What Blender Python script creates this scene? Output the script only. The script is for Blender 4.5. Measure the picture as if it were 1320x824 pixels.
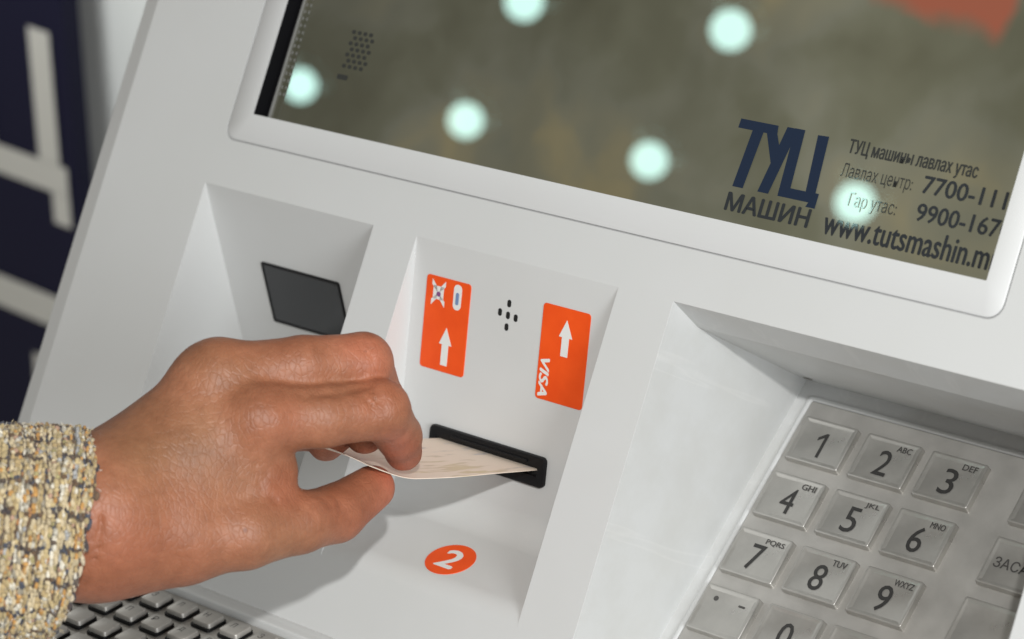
import bpy, bmesh, math, random
import numpy as np
from mathutils import Matrix, Vector
random.seed(7)
rng = np.random.default_rng(7)
for o in list(bpy.data.objects):
    bpy.data.objects.remove(o)
scene = bpy.context.scene
col = scene.collection
MM = 0.001
R = math.radians

# ------------------------------------------------------------------ camera
KZ = 1.10                                   # height of the kiosk panel's middle
RECLINE = 32.0                              # panel leans back by this much
cam_data = bpy.data.cameras.new('camera')
cam = bpy.data.objects.new('camera', cam_data)
col.objects.link(cam)
scene.camera = cam
cam_data.sensor_width = 36.0
cam_data.lens = 92.85
cam_data.clip_start = 0.02
cam_data.clip_end = 50
cam_data.dof.use_dof = True
cam_data.dof.focus_distance = 1.0
cam_data.dof.aperture_fstop = 11.5
right = Vector((0.76055917, 0.64598783, -0.06518793))
up = Vector((-0.20702815, 0.33645038, 0.91866234))
back = Vector((0.61537719, -0.68520133, 0.38962809))
cam.matrix_world = Matrix(((right.x, up.x, back.x, 0.63477), (right.y, up.y, back.y, -0.69133),
                           (right.z, up.z, back.z, 0.42522 + KZ), (0, 0, 0, 1)))

# ------------------------------------------------------------------ world and lamps
world = bpy.data.worlds.new('World')
scene.world = world
world.use_nodes = True
bg = world.node_tree.nodes['Background']
bg.inputs[0].default_value = (1.0, 0.95, 0.87, 1)
bg.inputs[1].default_value = 0.26


def area(name, loc, target, size, power, color):
    d = bpy.data.lights.new(name, 'AREA')
    d.shape = 'DISK'
    d.size = size
    d.energy = power
    d.color = color
    o = bpy.data.objects.new(name, d)
    col.objects.link(o)
    o.location = loc
    o.rotation_euler = (Vector(target) - Vector(loc)).to_track_quat('-Z', 'Y').to_euler()
    return o


area('flash_lamp', (0.78, -0.76, KZ + 0.71), (0, 0.0, KZ), 0.03, 10.4, (1.0, 1.0, 0.98))
area('right_fill', (2.0, -0.9, KZ + 0.55), (0.1, 0.1, KZ), 0.9, 27.0, (0.94, 0.985, 1.0))  # cool fill added on the right to brighten the recess walls
area('wall_fill', (-0.95, 0.28, KZ + 0.42), (-1.06, 0.74, KZ - 0.22), 0.25, 6.5, (0.98, 1.0, 0.98))  # unseen lamp added behind the panel to brighten the wall and board

vs = scene.view_settings
vs.view_transform = 'Standard'
vs.look = 'None'
vs.exposure = 0.07
vs.gamma = 1.0
vs.use_curve_mapping = False
scene.render.engine = 'CYCLES'
scene.cycles.use_denoising = True
scene.cycles.max_bounces = 8


# ------------------------------------------------------------------ materials
def mat(name, color, rough=0.5, metal=0.0, spec=0.5):
    m = bpy.data.materials.new(name)
    m.use_nodes = True
    b = m.node_tree.nodes['Principled BSDF']
    b.inputs['Base Color'].default_value = (*color, 1)
    b.inputs['Roughness'].default_value = rough
    b.inputs['Metallic'].default_value = metal
    b.inputs['Specular IOR Level'].default_value = spec
    return m


def N(m, t, **kw):
    n = m.node_tree.nodes.new(t)
    for k, v in kw.items():
        setattr(n, k, v)
    return n


def L(m, a, b):
    m.node_tree.links.new(a, b)


def bsdf(m):
    return m.node_tree.nodes['Principled BSDF']


def coords(m, scale=(1, 1, 1), kind='Object', rot=(0, 0, 0)):
    tc = N(m, 'ShaderNodeTexCoord')
    mp = N(m, 'ShaderNodeMapping')
    mp.inputs['Scale'].default_value = scale
    mp.inputs['Rotation'].default_value = rot
    L(m, tc.outputs[kind], mp.inputs[0])
    return mp.outputs[0]


def noise(m, vec, scale, detail=3, rough=0.5):
    n = N(m, 'ShaderNodeTexNoise')
    n.inputs['Scale'].default_value = scale
    n.inputs['Detail'].default_value = detail
    n.inputs['Roughness'].default_value = rough
    L(m, vec, n.inputs['Vector'])
    return n.outputs['Fac']


def ramp(m, fac, stops):
    n = N(m, 'ShaderNodeValToRGB')
    cr = n.color_ramp
    while len(cr.elements) > 1:
        cr.elements.remove(cr.elements[-1])
    cr.elements[0].position = stops[0][0]
    cr.elements[0].color = (*stops[0][1], 1)
    for p, c in stops[1:]:
        e = cr.elements.new(p)
        e.color = (*c, 1)
    L(m, fac, n.inputs[0])
    return n.outputs[0]


def mix(m, fac, a, b, mode='MIX'):
    n = N(m, 'ShaderNodeMix', data_type='RGBA', blend_type=mode)
    for s, v in ((n.inputs[0], fac), (n.inputs[6], a), (n.inputs[7], b)):
        if isinstance(v, (int, float)):
            s.default_value = v
        elif isinstance(v, tuple):
            s.default_value = (*v, 1)
        else:
            L(m, v, s)
    return n.outputs[2]


def bump(m, h, strength, dist):
    n = N(m, 'ShaderNodeBump')
    n.inputs['Strength'].default_value = strength
    n.inputs['Distance'].default_value = dist
    L(m, h, n.inputs['Height'])
    L(m, n.outputs[0], bsdf(m).inputs['Normal'])


def g(v):
    return (v, v, v)


def plastic(name, color, rough=0.42):
    m = mat(name, color, rough)
    v = coords(m)
    big = noise(m, v, 14, 4)
    L(m, mix(m, 1.0, color, ramp(m, big, [(0.3, (0.965, 0.965, 0.955)), (0.7, (1.0, 1.0, 1.0))]), 'MULTIPLY'),
      bsdf(m).inputs['Base Color'])
    sm = noise(m, v, 60, 5, 0.6)
    L(m, ramp(m, sm, [(0.3, g(rough - 0.05)), (0.7, g(rough + 0.08))]), bsdf(m).inputs['Roughness'])
    fine = noise(m, v, 1500, 2)
    bump(m, fine, 0.05, 0.0003)
    return m


M_white = plastic('kiosk_white', (0.585, 0.59, 0.59))
# the keypad well is hand worn: faint smears and scuffs over the same plastic
M_scuff = plastic('kiosk_white_scuffed', (0.585, 0.59, 0.59))
_nt = M_scuff.node_tree
_base = bsdf(M_scuff).inputs['Base Color'].links[0].from_socket
for _ang, _sc in ((0.9, (90, 90, 7)), (-0.5, (120, 120, 8))):
    _ln = noise(M_scuff, coords(M_scuff, _sc, rot=(_ang, 0.2, 0.1)), 1.0, 2, 0.4)
    _m = ramp(M_scuff, _ln, [(0.665, g(0)), (0.69, g(0.28)), (0.72, g(0))])
    _base = mix(M_scuff, _m, _base, (0.68, 0.68, 0.67))
_sm = ramp(M_scuff, noise(M_scuff, coords(M_scuff), 30, 5, 0.7), [(0.40, (0.955, 0.95, 0.94)), (0.6, (1, 1, 1))])
L(M_scuff, mix(M_scuff, 1.0, _base, _sm, 'MULTIPLY'), bsdf(M_scuff).inputs['Base Color'])
M_bezel = plastic('bezel_white', (0.62, 0.625, 0.63), 0.36)
M_black = mat('black_plastic', (0.007, 0.007, 0.008), 0.45, 0, 0.25)
M_groove = mat('groove', (0.42, 0.42, 0.42), 0.6)
M_dark = mat('dark_void', (0.004, 0.004, 0.004), 0.8)
M_gasket = mat('gasket', (0.005, 0.005, 0.006), 0.6, 0, 0.1)
M_lip = mat('lip_light', (0.22, 0.22, 0.21), 0.3)
M_orange = mat('sticker_orange', (0.8, 0.08, 0.008), 0.5, 0, 0.3)
_v = coords(M_orange)
L(M_orange, ramp(M_orange, noise(M_orange, _v, 90, 4), [(0.3, (0.76, 0.072, 0.006)), (0.7, (0.83, 0.09, 0.009))]),
  bsdf(M_orange).inputs['Base Color'])
M_print = mat('print_white', (0.72, 0.72, 0.70), 0.45)
M_violet = mat('print_violet', (0.20, 0.07, 0.20), 0.5)
M_blue = mat('print_blue', (0.16, 0.24, 0.42), 0.5)
M_ink = mat('key_ink', (0.028, 0.027, 0.026), 0.5)
M_inksoft = mat('key_ink_worn', (0.06, 0.057, 0.054), 0.5)
M_navy = mat('screen_navy', (0.008, 0.018, 0.042), 0.0)
M_screenink = mat('screen_ink', (0.022, 0.026, 0.03), 0.0)
M_screensoft = mat('screen_ink_soft', (0.03, 0.032, 0.03), 0.0)


def metal(name, color, rough, mt=0.6):
    m = mat(name, color, rough, mt)
    v = coords(m)
    st = noise(m, coords(m, (40, 900, 40)), 1.0, 4, 0.6)
    bl = noise(m, v, 45, 4, 0.6)
    L(m, mix(m, 0.6, color, ramp(m, bl, [(0.3, tuple(c * 0.72 for c in color)), (0.7, tuple(c * 1.12 for c in color))])),
      bsdf(m).inputs['Base Color'])
    L(m, ramp(m, bl, [(0.3, g(rough - 0.06)), (0.7, g(rough + 0.12))]), bsdf(m).inputs['Roughness'])
    bump(m, st, 0.05, 0.0002)
    return m


M_metal = metal('brushed_steel', (0.49, 0.475, 0.45), 0.46)
M_key = metal('key_steel', (0.50, 0.487, 0.46), 0.30, 0.75)
M_kbmetal = metal('keyboard_steel', (0.48, 0.46, 0.43), 0.42)

# display: a dim picture of olive, grey and sand clouds; it gives off light
M_display = mat('display', (0.012, 0.012, 0.011), 0.0)
_v = coords(M_display)
_wp = N(M_display, 'ShaderNodeTexNoise')
_wp.inputs['Scale'].default_value = 14
_wp.inputs['Detail'].default_value = 4
L(M_display, _v, _wp.inputs['Vector'])
_wm = N(M_display, 'ShaderNodeVectorMath', operation='SCALE')
_wm.inputs['Scale'].default_value = 0.06
L(M_display, _wp.outputs['Color'], _wm.inputs[0])
_wa = N(M_display, 'ShaderNodeVectorMath', operation='ADD')
L(M_display, _v, _wa.inputs[0])
L(M_display, _wm.outputs[0], _wa.inputs[1])
_n1 = noise(M_display, _wa.outputs[0], 11, 3, 0.5)          # cloud picture
_n2 = noise(M_display, coords(M_display, (1.6, 0.5, 1), rot=(0, 0, -0.35)), 8, 3, 0.5)
_c1 = ramp(M_display, _n1, [(0.32, (0.062, 0.063, 0.046)), (0.44, (0.090, 0.094, 0.076)), (0.50, (0.112, 0.117, 0.104)), (0.57, (0.132, 0.132, 0.110)),
                            (0.63, (0.170, 0.155, 0.108)), (0.72, (0.19, 0.168, 0.112))])
_c2 = ramp(M_display, _n2, [(0.36, (0.80, 0.80, 0.74)), (0.62, (1.12, 1.12, 1.08))])
_sx = N(M_display, 'ShaderNodeSeparateXYZ')
L(M_display, _v, _sx.inputs[0])
_e = mix(M_display, 1.0, mix(M_display, 1.0, _c1, _c2, 'MULTIPLY'), (1.02, 0.97, 0.80), 'MULTIPLY')
_mr = N(M_display, 'ShaderNodeMapRange')                    # the picture is darker towards its left border
for _k, _val in ((1, -0.17), (2, 0.14), (3, 0.55), (4, 1.22)):
    _mr.inputs[_k].default_value = _val
L(M_display, _sx.outputs[0], _mr.inputs[0])
_e = mix(M_display, 1.0, _e, _mr.outputs[0], 'MULTIPLY')
# soft red reflection painted into the display's emission, upper right
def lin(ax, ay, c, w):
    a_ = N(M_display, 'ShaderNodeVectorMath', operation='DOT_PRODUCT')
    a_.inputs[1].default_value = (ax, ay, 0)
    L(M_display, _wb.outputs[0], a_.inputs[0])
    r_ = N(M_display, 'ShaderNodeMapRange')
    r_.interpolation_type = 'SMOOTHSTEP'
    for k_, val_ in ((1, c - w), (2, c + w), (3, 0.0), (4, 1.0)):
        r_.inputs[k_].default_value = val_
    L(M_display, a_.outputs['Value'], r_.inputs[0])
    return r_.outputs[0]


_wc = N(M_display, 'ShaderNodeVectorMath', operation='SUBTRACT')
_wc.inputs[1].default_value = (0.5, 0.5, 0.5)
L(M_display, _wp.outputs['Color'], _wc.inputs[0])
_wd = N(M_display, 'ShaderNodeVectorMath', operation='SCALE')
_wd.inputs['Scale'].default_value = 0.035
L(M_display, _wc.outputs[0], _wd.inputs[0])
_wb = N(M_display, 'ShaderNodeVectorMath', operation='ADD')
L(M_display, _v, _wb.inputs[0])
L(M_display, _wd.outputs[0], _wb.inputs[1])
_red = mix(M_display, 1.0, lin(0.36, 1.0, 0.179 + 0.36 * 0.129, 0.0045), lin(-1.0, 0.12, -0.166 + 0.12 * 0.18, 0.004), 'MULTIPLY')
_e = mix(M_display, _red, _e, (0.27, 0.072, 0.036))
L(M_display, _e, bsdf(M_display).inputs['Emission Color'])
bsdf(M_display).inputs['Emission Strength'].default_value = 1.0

M_lens = mat('smoked_glass', (0.035, 0.037, 0.04), 0.12)

# banknote paper with faint guilloche lines
M_note = mat('note_paper', (0.72, 0.64, 0.54), 0.55)
_v = coords(M_note, (200, 26, 34))
_ln = noise(M_note, _v, 1.0, 3, 0.6)
_cn = noise(M_note, coords(M_note, (14, 60, 14)), 1.0, 3)
_ink = ramp(M_note, _cn, [(0.38, (0.46, 0.46, 0.52)), (0.48, (0.60, 0.48, 0.33)), (0.65, (0.66, 0.53, 0.26))])
_sn = N(M_note, 'ShaderNodeSeparateXYZ')
L(M_note, coords(M_note), _sn.inputs[0])
_bm = N(M_note, 'ShaderNodeMapRange')
for _k, _val in ((1, 0.046), (2, 0.036), (3, 0.0), (4, 1.0)):
    _bm.inputs[_k].default_value = _val
L(M_note, _sn.outputs[2], _bm.inputs[0])
_f = mix(M_note, 1.0, ramp(M_note, _ln, [(0.53, g(0)), (0.60, g(0.62))]), _bm.outputs[0], 'MULTIPLY')
L(M_note, mix(M_note, _f, (0.92, 0.78, 0.65), _ink), bsdf(M_note).inputs['Base Color'])

# skin
M_skin = mat('skin', (0.42, 0.2, 0.12), 0.48, 0, 0.42)
_v = coords(M_skin)
_a = noise(M_skin, _v, 38, 5, 0.6)
_b = noise(M_skin, _v, 230, 4, 0.6)
_c = noise(M_skin, _v, 16, 2, 0.5)
_s1 = ramp(M_skin, _a, [(0.3, (0.238, 0.093, 0.047)), (0.5, (0.292, 0.118, 0.062)), (0.7, (0.35, 0.148, 0.083))])
_s2 = ramp(M_skin, _c, [(0.35, (0.94, 1.02, 1.0)), (0.65, (1.08, 0.95, 0.95))])
_s3 = ramp(M_skin, _b, [(0.3, (0.88, 0.85, 0.83)), (0.7, (1.07, 1.07, 1.07))])
_s = mix(M_skin, 1.0, mix(M_skin, 1.0, _s1, _s2, 'MULTIPLY'), _s3, 'MULTIPLY')


def spot(m, base_, centre, r0, r1, tint, mode='MULTIPLY'):
    """pigment that sits at one place of the hand"""
    tc = N(m, 'ShaderNodeTexCoord')
    sp = N(m, 'ShaderNodeVectorMath', operation='MULTIPLY')
    sp.inputs[1].default_value = (1, 1, 0)
    L(m, tc.outputs['Object'], sp.inputs[0])
    ds = N(m, 'ShaderNodeVectorMath', operation='DISTANCE')
    ds.inputs[1].default_value = (centre[0] * MM, centre[1] * MM, 0)
    L(m, sp.outputs[0], ds.inputs[0])
    mr = N(m, 'ShaderNodeMapRange')
    mr.interpolation_type = 'SMOOTHSTEP'
    mr.inputs[1].default_value = r0 * MM
    mr.inputs[2].default_value = r1 * MM
    mr.inputs[3].default_value = 1
    mr.inputs[4].default_value = 0
    L(m, ds.outputs['Value'], mr.inputs[0])
    return mix(m, mr.outputs[0], base_, mix(m, 1.0, base_, tint, mode))


SKIN_BASE = _s
bsdf(M_skin).inputs['Subsurface Weight'].default_value = 0.12
bsdf(M_skin).inputs['Subsurface Radius'].default_value = (1.0, 0.35, 0.2)
bsdf(M_skin).inputs['Subsurface Scale'].default_value = 0.003
_vo = N(M_skin, 'ShaderNodeTexVoronoi', feature='DISTANCE_TO_EDGE')
_vo.inputs['Scale'].default_value = 480
L(M_skin, coords(M_skin, (1, 0.6, 1), rot=(0, 0, 0.5)), _vo.inputs['Vector'])
_hm = N(M_skin, 'ShaderNodeMath', operation='ADD')
_vr = ramp(M_skin, _vo.outputs['Distance'], [(0.0, g(0)), (0.12, g(0.5))])
L(M_skin, _vr, _hm.inputs[0])
L(M_skin, noise(M_skin, _v, 320, 4, 0.65), _hm.inputs[1])
bump(M_skin, _hm.outputs[0], 0.34, 0.0006)
M_mole = mat('mole', (0.10, 0.035, 0.02), 0.5)
M_nail = mat('nail', (0.10, 0.018, 0.02), 0.25)

M_yarn = mat('tweed_yarn', (0.5, 0.42, 0.3), 0.9, 0, 0.15)
_at = N(M_yarn, 'ShaderNodeVertexColor', layer_name='yarn')
_yn = noise(M_yarn, coords(M_yarn), 1600, 3)
L(M_yarn, mix(M_yarn, 1.0, _at.outputs[0], ramp(M_yarn, _yn, [(0.3, g(0.62)), (0.7, g(1.1))]), 'MULTIPLY'), bsdf(M_yarn).inputs['Base Color'])
bsdf(M_yarn).inputs['Sheen Weight'].default_value = 0.15
bump(M_yarn, _yn, 0.5, 0.0006)
M_cloth = mat('tweed_ground', (0.30, 0.24, 0.16), 0.95, 0, 0.1)

M_banner = mat('banner_navy', (0.005, 0.005, 0.020), 0.6, 0, 0.2)
M_letter = mat('banner_letter', (0.44, 0.432, 0.40), 0.6)
M_wall = plastic('wall_grey', (0.60, 0.62, 0.62), 0.6)


# ------------------------------------------------------------------ helpers
def tag(o, label=None, cat=None, group=None, kind=None):
    for k, v in (('label', label), ('category', cat), ('group', group), ('kind', kind)):
        if v:
            o[k] = v
    return o


def empty(name, parent=None, loc=(0, 0, 0), rot=(0, 0, 0)):
    o = bpy.data.objects.new(name, None)
    col.objects.link(o)
    o.empty_display_size = 0.02
    o.location = loc
    o.rotation_euler = rot
    o.parent = parent
    return o


def link(name, me, m, parent=None, loc=(0, 0, 0), rot=(0, 0, 0), smooth=None):
    """loc in mm"""
    if m is not None and not me.materials:
        me.materials.append(m)
    o = bpy.data.objects.new(name, me)
    col.objects.link(o)
    o.parent = parent
    o.location = Vector(loc) * MM
    o.rotation_euler = rot
    if smooth is not None:
        shade(me, smooth)
    return o


def shade(me, angle):
    for p in me.polygons:
        p.use_smooth = True
    bm = bmesh.new()
    bm.from_mesh(me)
    for e in bm.edges:
        if len(e.link_faces) == 2 and e.calc_face_angle(0) > R(angle):
            e.smooth = False
    bm.to_mesh(me)
    bm.free()


def mesh(name, verts, faces):
    me = bpy.data.meshes.new(name)
    me.from_pydata([tuple(c * MM for c in v) for v in verts], [], faces)
    me.validate()
    me.update()
    return me


def rrect(w, h, r, n=5):
    """rounded rectangle outline about the origin, counter-clockwise"""
    pts = []
    for cx, cy, a0 in ((w / 2 - r, h / 2 - r, 0), (-w / 2 + r, h / 2 - r, 90), (-w / 2 + r, -h / 2 + r, 180), (w / 2 - r, -h / 2 + r, 270)):
        for k in range(n + 1):
            a = R(a0 + 90 * k / n)
            pts.append((cx + r * math.cos(a), cy + r * math.sin(a)))
    return pts


def loft(name, rings, cap0=True, cap1=True):
    """rings of equal length -> closed tube"""
    n = len(rings[0])
    verts = [p for r_ in rings for p in r_]
    faces = []
    for i in range(len(rings) - 1):
        for k in range(n):
            a, b = i * n + k, i * n + (k + 1) % n
            faces.append((a, b, b + n, a + n))
    if cap0:
        faces.append(tuple(reversed(range(n))))
    if cap1:
        faces.append(tuple(range((len(rings) - 1) * n, len(rings) * n)))
    return mesh(name, verts, faces)


def plate(name, w, h, d, r, b, n=4, taper=0.0):
    """rounded slab standing on z=0, top edge bevelled by b, sides tapering inwards"""
    rg = []
    for z, ins in ((0, 0), (d - b, taper), (d - b * 0.3, taper + b * 0.3), (d, taper + b)):
        rg.append([(x, y, z) for x, y in rrect(w - 2 * ins, h - 2 * ins, max(r - ins * 0.5, 0.05), n)])
    return loft(name, rg)


def frame(name, w, h, iw, ih, d, r, ir, b, n=5):
    """rounded frame with opening"""
    A = lambda ins, z: [(x, y, z) for x, y in rrect(w - 2 * ins, h - 2 * ins, r, n)]
    B = lambda ins, z: [(x, y, z) for x, y in rrect(iw + 2 * ins, ih + 2 * ins, ir, n)]
    return loft(name, [A(0, 0), A(0, d - b), A(b * 0.3, d - b * 0.3), A(b, d), B(b, d), B(b * 0.3, d - b * 0.3), B(0, d - b), B(0, 0)], False, False)


def flat(name, pts, d):
    """flat outline extruded by d"""
    n = len(pts)
    v = [(x, y, 0) for x, y in pts] + [(x, y, d) for x, y in pts]
    f = [tuple(reversed(range(n))), tuple(range(n, 2 * n))] + [(k, (k + 1) % n, n + (k + 1) % n, n + k) for k in range(n)]
    return mesh(name, v, f)


def text_mesh(s, box, depth=0.1, bold=0.0, shear=0.0):
    """lettering as a mesh that fills box=(x0,y0,x1,y1) in mm"""
    cu = bpy.data.curves.new('lettering', 'FONT')
    cu.body = s
    cu.size = 1.0
    cu.shear = shear
    cu.resolution_u = 3
    o = bpy.data.objects.new('lettering', cu)
    col.objects.link(o)
    dg = bpy.context.evaluated_depsgraph_get()
    me = bpy.data.meshes.new_from_object(o.evaluated_get(dg))
    bpy.data.objects.remove(o)
    bpy.data.curves.remove(cu)
    me.materials.clear()
    n = len(me.vertices)
    c = np.empty(n * 3)
    me.vertices.foreach_get('co', c)
    c = c.reshape(-1, 3)
    lo, hi = c.min(0), c.max(0)
    c[:, 0] = (box[0] + (c[:, 0] - lo[0]) / (hi[0] - lo[0]) * (box[2] - box[0])) * MM
    c[:, 1] = (box[1] + (c[:, 1] - lo[1]) / (hi[1] - lo[1]) * (box[3] - box[1])) * MM
    c[:, 2] = depth * MM
    me.vertices.foreach_set('co', c.ravel())
    me.update()
    if bold:                                   # heavier strokes: the outline again, a hair to each side
        h_ = (box[3] - box[1]) * bold * 2.2
        V_, F_ = [], []
        for k_, (dx_, dy_) in enumerate(((-1, 0), (1, 0), (0, 0.7), (0, -0.7))):
            i_ = len(V_)
            V_ += [(x / MM + dx_ * h_, y / MM + dy_ * h_, z / MM + 0.006 * k_) for x, y, z in c]
            F_ += [tuple(i_ + q for q in p.vertices) for p in me.polygons]
        bpy.data.meshes.remove(me)
        me = mesh('lettering', V_, F_)
    return me


# ================================================================== kiosk
# kiosk-local axes: x right along the panel, y up along the panel, z out of it (mm)
kiosk = empty('payment_kiosk', None, (0, 0, KZ), (R(90 - RECLINE), 0, 0))
tag(kiosk, 'white self-service payment kiosk with tilted screen, card slot, steel keypad and keyboard', 'kiosk')

VT, VB, VK = 50.4, -78.7, -119.0            # recess top, recess bottom, crease to keyboard tray
X0, XC, A0, A1, B0, B1, P0, P1, X9 = -257.0, -244.5, -182.5, -82.5, -58.5, 43.8, 71.5, 241.0, 330.0
B1 = 45.3
bm = bmesh.new()
cache = {}


def vtx(x, y, z):
    k = (round(x, 2), round(y, 2), round(z, 2))
    if k not in cache:
        cache[k] = bm.verts.new((x * MM, y * MM, z * MM))
    return cache[k]


def face(*p):
    return bm.faces.new([vtx(*q) for q in p])


YT = 420.0
OX0, OX1, OY0, ORAD = -180.0, 204.6, 70.9, 6.3      # opening that holds the bezel
arcL = [(OX0 + ORAD - ORAD * math.cos(R(a)), OY0 + ORAD - ORAD * math.sin(R(a)), 0) for a in range(0, 91, 15)]
arcR = [(OX1 - ORAD + ORAD * math.sin(R(a)), OY0 + ORAD - ORAD * math.cos(R(a)), 0) for a in range(0, 91, 15)]
face(*[(x, VT, 0) for x in (XC, A0, A1, B0, B1, P0, P1, X9)], (X9, YT, 0), (OX1, YT, 0), *reversed(arcR), *reversed(arcL), (OX0, YT, 0), (XC, YT, 0))
# groove walls round the opening
rim = [(OX0, YT, 0), *arcL, *arcR, (OX1, YT, 0)]
def fillet(p, q, r_, rad, n=8):
    """arc between segments p-q and q-r"""
    p, q, r_ = map(lambda t: Vector((*t, 0)), (p, q, r_))
    d1, d2 = (p - q).normalized(), (r_ - q).normalized()
    half = d1.angle(d2) / 2
    tl = rad / math.tan(half)
    c = q + (d1 + d2).normalized() * (rad / math.sin(half))
    s, e = q + d1 * tl - c, q + d2 * tl - c
    out = []
    for k in range(n + 1):
        t = k / n
        v = (s * (1 - t) + e * t).normalized() * rad + c
        out.append((v.x, v.y))
    return out


TA, TB = R(40), R(18)
yc = -52.5
ca_, cb_ = (-30, -(VT + 30) * math.tan(TA)), (yc, -(VT - yc) * math.tan(TB))
FR = 12.0
prof_a = [(VT, 0)] + fillet((VT, 0), ca_, (VB, 0), 10) + fillet(ca_, (VB, 0), (VK, 0), FR, 6)
prof_b = [(VT, 0)] + fillet((VT, 0), cb_, (VB, 0), 14) + fillet(cb_, (VB, 0), (VK, 0), FR, 6)
ya_, yb_ = prof_a[-1][0], prof_b[-1][0]
# columns between the recesses
for a, b in ((XC, A0), (A1, B0), (B1, P0), (P1, X9)):
    face((a, VB, 0), (b, VB, 0), (b, VT, 0), (a, VT, 0))
face(*[(x, VK, 0) for x in (XC, A0, A1, B0, B1, P0)], (P0, VB, 0), (B1, VB, 0), (B1, yb_, 0), (B0, yb_, 0), (B0, VB, 0), (A1, VB, 0), (A1, ya_, 0), (A0, ya_, 0), (A0, VB, 0), (XC, VB, 0))
face((P1, VK, 0), (X9, VK, 0), (X9, VB, 0), (P1, VB, 0))
# soft left corner and the side behind it
prev = (XC, 0.0)
for x, z in ((-255.5, -3.6), (X0, -5.4), (X0 + 1, -160.0)):
    face((x, VK, z), (prev[0], VK, prev[1]), (prev[0], VB, prev[1]), (x, VB, z))
    face((x, VB, z), (prev[0], VB, prev[1]), (prev[0], VT, prev[1]), (x, VT, z))
    face((x, VT, z), (prev[0], VT, prev[1]), (prev[0], YT, prev[1]), (x, YT, z))
    prev = (x, z)


def pocket(x0, x1, prof):
    """prof: (y,z) points from the top edge to the bottom edge"""
    for (ya, za), (yb, zb) in zip(prof[:-1], prof[1:]):
        face((x0, yb, zb), (x1, yb, zb), (x1, ya, za), (x0, ya, za))
    low = prof[-1][0] < VB
    face(*[(x0, y, z) for y, z in prof], *([(x0, VB, 0)] if low else []))
    face(*([(x1, VB, 0)] if low else []), *[(x1, y, z) for y, z in reversed(prof)])


pocket(A0, A1, prof_a)
pocket(B0, B1, prof_b)
# keypad well
PY, PZ, TP = 40.1, -106.7, R(23.6)
zK = PZ + (PY - VK) * math.tan(TP)
prof = [(VT, 0), (44.6, -20.0), (PY, PZ), (VK, zK), (VK, 0)]
for (ya, za), (yb, zb) in zip(prof[:-1], prof[1:]):
    face((P0, yb, zb), (P1, yb, zb), (P1, ya, za), (P0, ya, za))
face(*[(P0, y, z) for y, z in prof], (P0, VB, 0))
face(*[(P1, y, z) for y, z in reversed(prof)], (P1, VB, 0))
# keyboard tray, level, in front of the panel's foot
TK = R(58)
ty, tz = -math.cos(TK), math.sin(TK)
TL = 150.0
tray_pts = [(x, VK, 0) for x in (XC, A0, A1, B0, B1, P0, P1, X9)]
face((XC, VK + ty * TL, tz * TL), (X9, VK + ty * TL, tz * TL), *reversed(tray_pts))
bmesh.ops.recalc_face_normals(bm, faces=bm.faces)
me = bpy.data.meshes.new('fascia')
bm.to_mesh(me)
bm.free()
fascia = link('fascia', me, M_white, kiosk)
me.materials.append(M_scuff)
bv = fascia.modifiers.new('bevel', 'BEVEL')
bv.width = 0.0020
bv.segments = 3
bv.limit_method = 'ANGLE'
bv.angle_limit = R(11)
bv.harden_normals = False
for p in me.polygons:
    p.use_smooth = True
    c = p.center / MM
    if P0 - 1 < c.x < P1 + 1 and c.z < -1 and c.y > VK - 1:
        p.material_index = 1
wn = fascia.modifiers.new('normals', 'WEIGHTED_NORMAL')
wn.keep_sharp = False
wn.weight = 100

# ---- screen
BW, BH = 383.2, 360.0
SW, SH = 362.7, 340.0
bez = empty('screen', kiosk, (0, 0, 0))
bx = (OX0 + OX1) / 2
yb0 = OY0 + 0.7
me = frame('screen_bezel', BW, BH, SW, SH, 6.0, 6.0, 0.4, 0.5)
# bezel: outer edge 1 mm inside the opening; glass opening where the photo has it
sx0, sx1, sy0 = -167.3, 195.4, 83.6
for v in me.vertices:
    pass
ol = [(x + bx, y + yb0 + BH / 2) for x, y in rrect(BW, BH, 6.0, 5)]
il = [(x + (sx0 + sx1) / 2, y + sy0 + SH / 2) for x, y in rrect(SW, SH, 0.4, 5)]


def shrink(pts, d):
    cx = sum(p[0] for p in pts) / len(pts)
    cy = sum(p[1] for p in pts) / len(pts)
    return [(x - math.copysign(d, x - cx), y - math.copysign(d, y - cy)) for x, y in pts]


bpy.data.meshes.remove(me)
rings = [[(x, y, z) for x, y in P] for P, z in ((ol, -4.0), (ol, -0.2), (shrink(ol, 0.25), 0.0), (shrink(il, -0.4), 0.0), (il, -0.3), (il, -0.7))]
link('bezel', loft('bezel', rings, False, False), M_bezel, bez, smooth=50)
gw = [q for a in rim for q in ((a[0], a[1], 0.0), (a[0], a[1], -1.4))]
link('groove_wall', mesh('groove_wall', gw, [(2 * k, 2 * k + 1, 2 * k + 3, 2 * k + 2) for k in range(len(rim) - 1)]), M_white, bez)
link('inner_wall', loft('inner_wall', [[(x, y, z) for x, y in shrink(il, 0.06)] for z in (-0.6, -8.2)], False, False), M_gasket, bez)
link('groove_floor', mesh('groove_floor', [(OX0 - 2, OY0 - 2, -1.3), (OX1 + 2, OY0 - 2, -1.3), (OX1 + 2, YT, -1.3), (OX0 - 2, YT, -1.3), (-170, 81, -1.3), (198, 81, -1.3), (198, YT - 5, -1.3), (-170, YT - 5, -1.3)],
                          [(0, 1, 5, 4), (1, 2, 6, 5), (3, 0, 4, 7)]), M_groove, bez)
GZ = -8.0
disp = link('display', mesh('display', [(-180, 75, GZ), (205, 75, GZ), (205, 425, GZ), (-180, 425, GZ)], [(0, 1, 2, 3)]), M_display, bez)


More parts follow.
